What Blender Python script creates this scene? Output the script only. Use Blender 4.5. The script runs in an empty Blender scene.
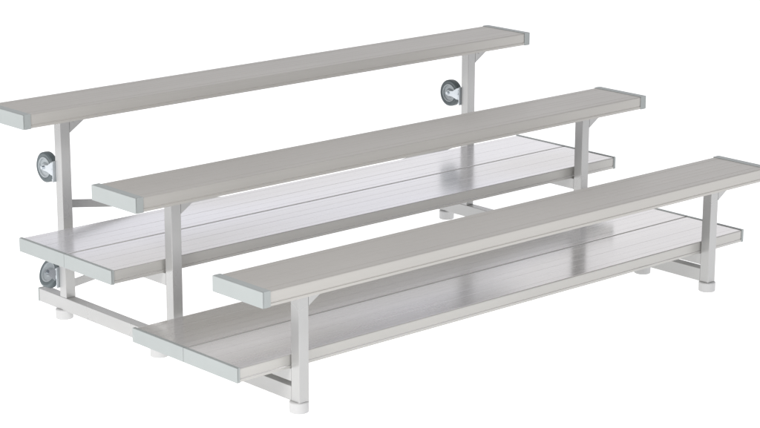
import bpy, bmesh, math
from mathutils import Vector, Matrix

scene = bpy.context.scene
col = scene.collection
scene.view_settings.view_transform = 'Standard'
scene.view_settings.look = 'None'
scene.view_settings.exposure = 0

# ---------------------------------------------------------------- materials
def base_mat(name):
    m = bpy.data.materials.new(name); m.use_nodes = True
    nt = m.node_tree
    return m, nt, nt.nodes['Principled BSDF']

def metal(name, c_lo, c_hi, metallic, r_lo, r_hi, stretch=(1, 40, 40), scale=1.2, bump=0.02,
          blot=0.25, blot_col=None, fine=60.0, bscale=3.2, blo=.4, bhi=.7, bstretch=(.6, 1.4, 1.4), rblot=0.0, bdet=1.0):
    m, nt, b = base_mat(name)
    N = nt.nodes.new; L = nt.links.new
    tc = N('ShaderNodeTexCoord')
    mp = N('ShaderNodeMapping'); mp.inputs['Scale'].default_value = stretch
    L(tc.outputs['Object'], mp.inputs['Vector'])
    n1 = N('ShaderNodeTexNoise'); n1.inputs['Scale'].default_value = scale
    n1.inputs['Detail'].default_value = 3; n1.inputs['Roughness'].default_value = 0.5
    L(mp.outputs['Vector'], n1.inputs['Vector'])
    cr = N('ShaderNodeValToRGB')
    cr.color_ramp.elements[0].position = 0.3; cr.color_ramp.elements[0].color = (*c_lo, 1)
    cr.color_ramp.elements[1].position = 0.7; cr.color_ramp.elements[1].color = (*c_hi, 1)
    L(n1.outputs['Fac'], cr.inputs['Fac'])
    n2 = N('ShaderNodeTexNoise'); n2.inputs['Scale'].default_value = bscale
    n2.inputs['Detail'].default_value = bdet
    mp2 = N('ShaderNodeMapping'); mp2.inputs['Scale'].default_value = bstretch
    mp2.inputs['Location'].default_value = (1.7, .4, 0)
    oi = N('ShaderNodeObjectInfo'); va = N('ShaderNodeVectorMath'); va.operation = 'ADD'
    L(oi.outputs['Location'], va.inputs[0]); L(tc.outputs['Object'], va.inputs[1])
    L(va.outputs['Vector'], mp2.inputs['Vector']); L(mp2.outputs['Vector'], n2.inputs['Vector'])
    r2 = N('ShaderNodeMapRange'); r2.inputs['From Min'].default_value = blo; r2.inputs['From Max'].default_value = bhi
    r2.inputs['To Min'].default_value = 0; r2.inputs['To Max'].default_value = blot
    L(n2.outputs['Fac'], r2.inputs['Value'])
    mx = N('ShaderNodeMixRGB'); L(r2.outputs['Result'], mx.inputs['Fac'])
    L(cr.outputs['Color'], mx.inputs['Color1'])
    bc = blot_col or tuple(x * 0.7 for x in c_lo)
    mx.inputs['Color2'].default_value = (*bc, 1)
    L(mx.outputs['Color'], b.inputs['Base Color'])
    rr = N('ShaderNodeMapRange'); rr.inputs['To Min'].default_value = r_lo; rr.inputs['To Max'].default_value = r_hi
    rr.inputs['From Min'].default_value = 0.3; rr.inputs['From Max'].default_value = 0.7
    L(n1.outputs['Fac'], rr.inputs['Value'])
    ad = N('ShaderNodeMath'); ad.operation = 'MULTIPLY_ADD'; ad.inputs[1].default_value = rblot
    L(r2.outputs['Result'], ad.inputs[0]); L(rr.outputs['Result'], ad.inputs[2])
    L(ad.outputs['Value'], b.inputs['Roughness'])
    b.inputs['Metallic'].default_value = metallic
    return m

M_SEAT = metal('anodized_seat', (.51, .49, .455), (.545, .525, .49), .3, .36, .44, stretch=(.1, 60, 60), blot=.14)
M_SEATN = metal('anodized_seat_lit_edge', (.54, .525, .495), (.575, .56, .53), .3, .36, .44, stretch=(.1, 60, 60), blot=.1)  # lighter copy of the seat finish: brighter side faces put into the colour
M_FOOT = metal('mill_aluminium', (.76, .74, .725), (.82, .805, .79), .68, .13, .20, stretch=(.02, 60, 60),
               blot=.9, blot_col=(.95, .95, 1.0), bscale=1.6, blo=.36, bhi=.66, rblot=.04, bstretch=(.5, 1.6, 1.6))  # pale lavender patches paint bright reflections into the board colour
M_NOSE = metal('aluminium_edge_shaded', (.55, .54, .515), (.59, .58, .555), .3, .3, .4, stretch=(.1, 60, 60), blot=.1)  # darker copy for board sides, toned down in colour against the floor's glare
M_CAP = metal('cast_end_cap', (.405, .435, .43), (.44, .47, .465), .15, .4, .5, stretch=(6, 6, 6), blot=.05)
M_TUBE = metal('aluminium_tube', (.50, .50, .495), (.545, .545, .54), .4, .24, .34, stretch=(3, 3, 3), blot=.12)
M_ZINC = metal('zinc_steel', (.45, .49, .52), (.70, .73, .76), 1.0, .08, .2, stretch=(10, 10, 10))
M_TYRE = metal('grey_rubber', (.10, .125, .135), (.135, .16, .17), 0, .4, .55, stretch=(12, 12, 12), blot=.1)
M_HUB = metal('grey_hub', (.34, .38, .40), (.44, .47, .49), .3, .25, .4, stretch=(12, 12, 12), blot=.1)
M_PAD = metal('white_plastic', (.60, .60, .60), (.63, .63, .63), 0, .4, .5, stretch=(9, 9, 9), blot=.05)

mg, nt, b = base_mat('glowing_white_floor')
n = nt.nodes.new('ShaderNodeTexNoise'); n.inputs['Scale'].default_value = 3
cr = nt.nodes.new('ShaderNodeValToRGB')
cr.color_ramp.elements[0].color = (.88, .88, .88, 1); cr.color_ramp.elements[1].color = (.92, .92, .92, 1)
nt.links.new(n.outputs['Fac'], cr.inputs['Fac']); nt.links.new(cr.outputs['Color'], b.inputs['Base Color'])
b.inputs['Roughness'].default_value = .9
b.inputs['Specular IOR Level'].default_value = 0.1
b.inputs['Emission Color'].default_value = (.99, .995, 1, 1); b.inputs['Emission Strength'].default_value = .78  # floor itself glows, added so contact shadows wash out to white

# ---------------------------------------------------------------- helpers
def mk(name, bm, mat, parent=None, smooth=False, side=None):
    me = bpy.data.meshes.new(name)
    bmesh.ops.recalc_face_normals(bm, faces=bm.faces)
    if side:
        bm.normal_update()
        for f in bm.faces:
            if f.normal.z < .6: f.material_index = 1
    bm.to_mesh(me); bm.free()
    me.materials.append(mat)
    if side: me.materials.append(side)
    if smooth:
        for p in me.polygons: p.use_smooth = True
        try: me.set_sharp_from_angle(angle=math.radians(35))
        except Exception: pass
    o = bpy.data.objects.new(name, me); col.objects.link(o)
    if parent: o.parent = parent
    return o

def empty(name, parent=None, loc=(0, 0, 0)):
    o = bpy.data.objects.new(name, None); col.objects.link(o)
    o.empty_display_size = .1
    if parent: o.parent = parent
    o.location = loc
    return o

def box(bm, x0, x1, y0, y1, z0, z1, bev=.0015):
    r = bmesh.ops.create_cube(bm, size=1)
    vs = r['verts']
    for v in vs:
        v.co = Vector((x0 + (v.co.x + .5) * (x1 - x0), y0 + (v.co.y + .5) * (y1 - y0), z0 + (v.co.z + .5) * (z1 - z0)))
    if bev:
        es = list({e for v in vs for e in v.link_edges})
        bmesh.ops.bevel(bm, geom=es, offset=bev, segments=2, affect='EDGES', profile=.5)

def extrude_x(bm, pts, x0, x1):
    a = [bm.verts.new((x0, y, z)) for y, z in pts]
    c = [bm.verts.new((x1, y, z)) for y, z in pts]
    n = len(pts)
    for i in range(n):
        j = (i + 1) % n
        bm.faces.new((a[i], a[j], c[j], c[i]))
    bm.faces.new(a[::-1]); bm.faces.new(c)

def cyl(bm, p0, p1, r, seg=24, r2=None):
    p0 = Vector(p0); p1 = Vector(p1); d = p1 - p0
    M = Matrix.Translation((p0 + p1) / 2) @ d.to_track_quat('Z', 'Y').to_matrix().to_4x4()
    bmesh.ops.create_cone(bm, cap_ends=True, cap_tris=False, segments=seg, radius1=r, radius2=r if r2 is None else r2,
                          depth=d.length, matrix=M)

def lathe_x(bm, prof, center, seg=48):
    cx, cy, cz = center; n = len(prof); rings = []
    for i in range(seg):
        a = 2 * math.pi * i / seg
        rings.append([bm.verts.new((cx + x, cy + r * math.cos(a), cz + r * math.sin(a))) for x, r in prof])
    for i in range(seg):
        A = rings[i]; B = rings[(i + 1) % seg]
        for k in range(n):
            m = (k + 1) % n
            bm.faces.new((A[k], A[m], B[m], B[k]))

def plank_profile(y0, y1, zt, t, grooves):
    """channel extrusion section: grooved top, rounded nose edges, inward lips. grooves = (offset, half width, depth)"""
    wall = .003; r = .004; lip = .014
    top = []
    for k in range(5):
        a = math.pi - k * math.pi / 8
        top.append((y0 + r + r * math.cos(a), zt - r + r * math.sin(a)))
    for g, gw, gd in sorted(grooves):
        y = y0 + g
        top += [(y - gw, zt), (y - gw * .5, zt - gd), (y + gw * .5, zt - gd), (y + gw, zt)]
    for k in range(5):
        a = math.pi / 2 - k * math.pi / 8
        top.append((y1 - r + r * math.cos(a), zt - r + r * math.sin(a)))
    zb = zt - t
    rest = [(y1, zb), (y1 - lip, zb), (y1 - lip, zb + wall), (y1 - wall, zb + wall), (y1 - wall, zt - .006)]
    ym = (y0 + y1) / 2
    rest += [(ym + .025, zt - .006), (ym + .025, zb), (ym + .022, zb), (ym + .022, zt - .006),
             (ym - .022, zt - .006), (ym - .022, zb), (ym - .025, zb), (ym - .025, zt - .006)]
    rest += [(y0 + wall, zt - .006), (y0 + wall, zb + wall), (y0 + lip, zb + wall), (y0 + lip, zb), (y0 - .001, zb),
             (y0 - .001, zb + .008), (y0 + .0008, zb + .0095), (y0 + .0008, zb + .0115), (y0, zb + .0125)]
    return top + rest

def cap(name, parent, xe, sgn, y0, y1, zt, t, wrap):
    bm = bmesh.new(); e = .0018
    xin = xe - sgn * wrap
    f0, f1 = sorted((xe, xe - sgn * .004))
    box(bm, f0, f1, y0 - e, y1 + e, zt - t - e, zt + e, .0012)
    c0, c1 = sorted((xe - sgn * .0045, xin))
    box(bm, c0, c1, y0 - e, y0 - .0011, zt - t - e, zt + e, 0)
    box(bm, c0, c1, y1 + .0002, y1 + e, zt - t - e, zt + e, 0)
    box(bm, c0, c1, y0, y1, zt + .0002, zt + e, 0)
    return mk(name, bm, M_CAP, parent)

# ---------------------------------------------------------------- dimensions
LEN = 2.363; W = .232; T = .046
S = [.4456, .6068, .7680]; D = .6148
ZA, ZB = .183, .3443
AA, AB, WF = .1306, .7636, .5225
XF = (.225, 2.138)
LY = (.108, .735, 1.350); HT = .019
TF = .043

root = empty('bleacher')
root['label'] = 'three-row portable aluminium bleacher with rear casters on white floor'
root['category'] = 'bleacher'

# seats
for i in range(3):
    y0 = i * D + .006
    ln = LEN - (.026 if i == 0 else 0)
    st = empty('seat', root, (0, y0, S[i] - T))
    bm = bmesh.new()
    gr = [(.030, .0024, .0006), (.088, .0016, .0003), (W / 2, .0016, .0003), (W - .088, .0016, .0003), (W - .030, .0024, .0007)]
    extrude_x(bm, plank_profile(0, W, T, T, gr), .004, ln - .004)
    mk('plank', bm, M_SEAT, st, side=M_SEATN)
    cap('end_cap', st, 0, -1, 0, W, T, T, .03)
    cap('end_cap', st, ln, 1, 0, W, T, T, .03)

# footboards
for (a, zt) in ((AA, ZA), (AB, ZB)):
    fb = empty('footboard', root, (0, a, zt - TF))
    g = .005; pw = (WF - g) / 2
    for k in range(2):
        y = k * (pw + g)
        bm = bmesh.new()
        gr = [(pw / 2, .0022, .0005), (.030, .0014, .0003), (pw - .030, .0014, .0003), (.080, .0014, .0002), (pw - .080, .0014, .0002)]
        extrude_x(bm, plank_profile(y, y + pw, TF, TF, gr), .004, LEN - .004)
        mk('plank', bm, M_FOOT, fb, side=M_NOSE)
        cap('end_cap', fb, 0, -1, y, y + pw, TF, TF, .012)
        cap('end_cap', fb, LEN, 1, y, y + pw, TF, TF, .012)

# support frames
BZ0, BZ1 = .036, .083
PADS = ((LY[0] + .006, .825, 1.375), (LY[0], .415, 1.465))
for xi, xf in enumerate(XF):
    fr = empty('support_frame', root, (xf, 0, 0))
    bm = bmesh.new()
    box(bm, -HT, HT, LY[0] + HT + .0005, 1.50, BZ0, BZ1)
    mk('ground_rail', bm, M_TUBE, fr)
    bm = bmesh.new()
    box(bm, -HT - .001, HT + .001, 1.5005, 1.506, BZ0 - .001, BZ1 + .001)
    mk('end_plug', bm, M_CAP, fr)
    for k, y in enumerate(LY):
        z0 = BZ0 if k == 0 else BZ1 + .0005
        bm = bmesh.new()
        box(bm, -HT, HT, y - HT, y + HT, z0, S[k] - T - .0055)
        mk('leg', bm, M_TUBE, fr)
        bm = bmesh.new()
        zt = S[k] - T
        yc = k * D + .006 + W / 2
        box(bm, -HT - .004, HT + .075, yc - .09, yc + .09, zt - .005, zt - .0005, 0)
        vs = [(HT + .0005, zt - .0055), (HT + .072, zt - .0055), (HT + .072, zt - .016), (HT + .0005, zt - .062)]
        ya, yb = y - HT, y - HT + .026
        A = [bm.verts.new((x, ya, z)) for x, z in vs]
        B = [bm.verts.new((x, yb, z)) for x, z in vs]
        for q in range(4):
            bm.faces.new((A[q], A[(q + 1) % 4], B[(q + 1) % 4], B[q]))
        bm.faces.new(A); bm.faces.new(B[::-1])
        cyl(bm, (HT + .018, ya, zt - .022), (HT + .018, ya - .005, zt - .022), .006, 6)
        cyl(bm, (HT + .05, ya, zt - .015), (HT + .05, ya - .005, zt - .015), .006, 6)
        mk('seat_bracket', bm, M_TUBE, fr)
        bm = bmesh.new()
        fy = PADS[xi][k]
        r = .030
        prof = [(0.0005, r - .002), (.002, r), (BZ0 - .003, r), (BZ0 - .0005, r - .003)]
        rings = [[bm.verts.new((rr * math.cos(a * math.pi / 18), fy + rr * math.sin(a * math.pi / 18), z)) for a in range(36)] for z, rr in prof]
        for q in range(len(rings) - 1):
            for a in range(36):
                bm.faces.new((rings[q][a], rings[q][(a + 1) % 36], rings[q + 1][(a + 1) % 36], rings[q + 1][a]))
        bm.faces.new(rings[0][::-1]); bm.faces.new(rings[-1])
        mk('foot_pad', bm, M_PAD, fr, True)
    bm = bmesh.new()
    box(bm, -HT, HT, LY[0] + HT + .0005, LY[1] - HT - .0005, ZA - TF - .042, ZA - TF - .001)
    mk('support_rail', bm, M_TUBE, fr)
    bm = bmesh.new()
    box(bm, -HT, HT, LY[1] + HT + .0005, LY[2] - HT - .0005, ZB - TF - .042, ZB - TF - .001)
    mk('support_rail', bm, M_TUBE, fr)

# rear cross braces
def brace(p0, p1, yy):
    bm = bmesh.new()
    p0 = Vector(p0); p1 = Vector(p1); d = (p1 - p0).normalized(); n = Vector((-d.z, 0, d.x)) * .014
    v = []
    for y in (yy, yy + .004):
        for p, s in ((p0, -1), (p1, -1), (p1, 1), (p0, 1)):
            v.append(bm.verts.new((p.x + n.x * s, y, p.z + n.z * s)))
    bm.faces.new(v[:4]); bm.faces.new(v[4:][::-1])
    for q in range(4):
        bm.faces.new((v[q], v[(q + 1) % 4], v[4 + (q + 1) % 4], v[4 + q]))
    return mk('cross_brace', bm, M_TUBE, root)
brace((XF[0] - .01, 0, .41), (XF[1] + .01, 0, .11), LY[2] + HT + .001)
brace((XF[0] - .01, 0, .11), (XF[1] + .01, 0, .34), LY[2] + HT + .0065)

# casters: swivel head on the rear post, axle horizontal
def caster(x, y, z, turn=0.0, drop=0.0):
    c = empty('caster', root, (x, y, z))
    R = .053
    Rt = Matrix.Rotation(turn, 4, 'Y') @ Matrix.Translation((0, 0, drop))
    def fin(name, bm, mat, sm, rot=True):
        if rot: bmesh.ops.transform(bm, matrix=Rt, verts=bm.verts)
        return mk(name, bm, mat, c, sm)
    bm = bmesh.new()
    lathe_x(bm, [(-.012, .036), (-.0135, .038), (-.0140, .047), (-.010, .0522), (0, R), (.010, .0522), (.0140, .047), (.0135, .038), (.012, .036)], (0, 0, 0))
    fin('tyre', bm, M_TYRE, True)
    bm = bmesh.new()
    lathe_x(bm, [(-.0115, .0365), (-.0148, .0355), (-.0140, .031), (-.010, .029), (-.009, .018), (-.014, .015), (-.016, .013), (-.016, .0045),
                 (.016, .0045), (.016, .013), (.014, .015), (.009, .018), (.010, .029), (.0140, .031), (.0148, .0355), (.0115, .0365)], (0, 0, 0))
    fin('rim', bm, M_HUB, True)
    bm = bmesh.new()
    for s in (-1, 1):
        x0, x1 = sorted((s * .0170, s * .0195))
        prof = [(-.058, .028), (-.050, .026), (-.028, .012), (.002, .009), (.009, 0), (.002, -.009), (-.028, -.011), (-.050, -.018), (-.058, -.018)]
        A = [bm.verts.new((x0, p, q)) for p, q in prof]; B = [bm.verts.new((x1, p, q)) for p, q in prof]
        bm.faces.new(A); bm.faces.new(B[::-1])
        for q in range(len(prof)):
            w = (q + 1) % len(prof); bm.faces.new((A[q], A[w], B[w], B[q]))
        cyl(bm, (s * .0195, 0, 0), (s * .0255, 0, 0), .0065, 6)
    box(bm, -.0195, .0195, -.062, -.058, -.019, .029, .001)
    fin('fork', bm, M_ZINC, True)
    bm = bmesh.new()
    cyl(bm, (0, -.0625, 0), (0, -.067, 0), .025, 28)
    cyl(bm, (0, -.067, 0), (0, -.072, 0), .021, 28)
    fin('swivel_head', bm, M_ZINC, True, False)
    bm = bmesh.new()
    box(bm, -.030, .030, -.0765, -.0725, -.036, .036, .001)
    for sx in (-.024, .024):
        for sz in (-.029, .029):
            cyl(bm, (sx, -.0725, sz), (sx, -.067, sz), .005, 6)
    fin('mounting_plate', bm, M_ZINC, False, False)
cy = LY[2] + HT + .077
caster(XF[0], cy, .524, .02)
caster(XF[0], cy, .150, math.radians(25), -.004)
caster(XF[1], cy, .524, .05)
caster(XF[1], cy, .150, .3)

# ---------------------------------------------------------------- ground
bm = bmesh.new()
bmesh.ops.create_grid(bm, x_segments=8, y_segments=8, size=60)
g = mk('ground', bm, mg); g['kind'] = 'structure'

# ---------------------------------------------------------------- light
# surround: even grey plus a bright lobe added at rear right for footboard sheen
w = bpy.data.worlds.new('World'); scene.world = w; w.use_nodes = True
nt = w.node_tree; bg = nt.nodes['Background']
tc = nt.nodes.new('ShaderNodeTexCoord')
dt = nt.nodes.new('ShaderNodeVectorMath'); dt.operation = 'DOT_PRODUCT'
nt.links.new(tc.outputs['Generated'], dt.inputs[0])
dt.inputs[1].default_value = Vector((.86, .45, .22)).normalized()
mr = nt.nodes.new('ShaderNodeMapRange'); mr.interpolation_type = 'SMOOTHSTEP'
mr.inputs['From Min'].default_value = .76; mr.inputs['From Max'].default_value = .99
mr.inputs['To Min'].default_value = .50; mr.inputs['To Max'].default_value = 1.05
nt.links.new(dt.outputs['Value'], mr.inputs['Value'])
nt.links.new(mr.outputs['Result'], bg.inputs['Strength'])
bg.inputs['Color'].default_value = (.975, .97, 1, 1)

def area(name, loc, tgt, size, energy, color=(1, 1, 1)):
    l = bpy.data.lights.new(name, 'AREA'); l.shape = 'RECTANGLE'; l.size = size; l.size_y = size * .7
    l.energy = energy; l.color = color
    o = bpy.data.objects.new(name, l); col.objects.link(o); o.location = loc
    o.rotation_euler = (Vector(tgt) - Vector(loc)).to_track_quat('-Z', 'Y').to_euler()
    return o
area('key_softbox', (-4.2, -1.0, 3.4), (1.1, .7, .3), 2.0, 170, (1, .99, .97))

# ---------------------------------------------------------------- camera
C = Vector((-3.6890, -4.5860, 2.0841 + .15))
yaw, pitch, roll, f = .8365, .2581, .0023, 2136.59
cyw, syw, cp, sp = math.cos(yaw), math.sin(yaw), math.cos(pitch), math.sin(pitch)
F = Vector((cyw * cp, syw * cp, -sp)); R = Vector((syw, -cyw, 0)); U = R.cross(F)
R2 = R * math.cos(roll) + U * math.sin(roll); U2 = U * math.cos(roll) - R * math.sin(roll)
M = Matrix((R2, U2, -F)).transposed().to_4x4(); M.translation = C
cd = bpy.data.cameras.new('camera'); cam = bpy.data.objects.new('camera', cd); col.objects.link(cam)
cam.matrix_world = M
cd.sensor_width = 36; cd.lens = f / 760 * 36; cd.clip_end = 500
scene.camera = cam
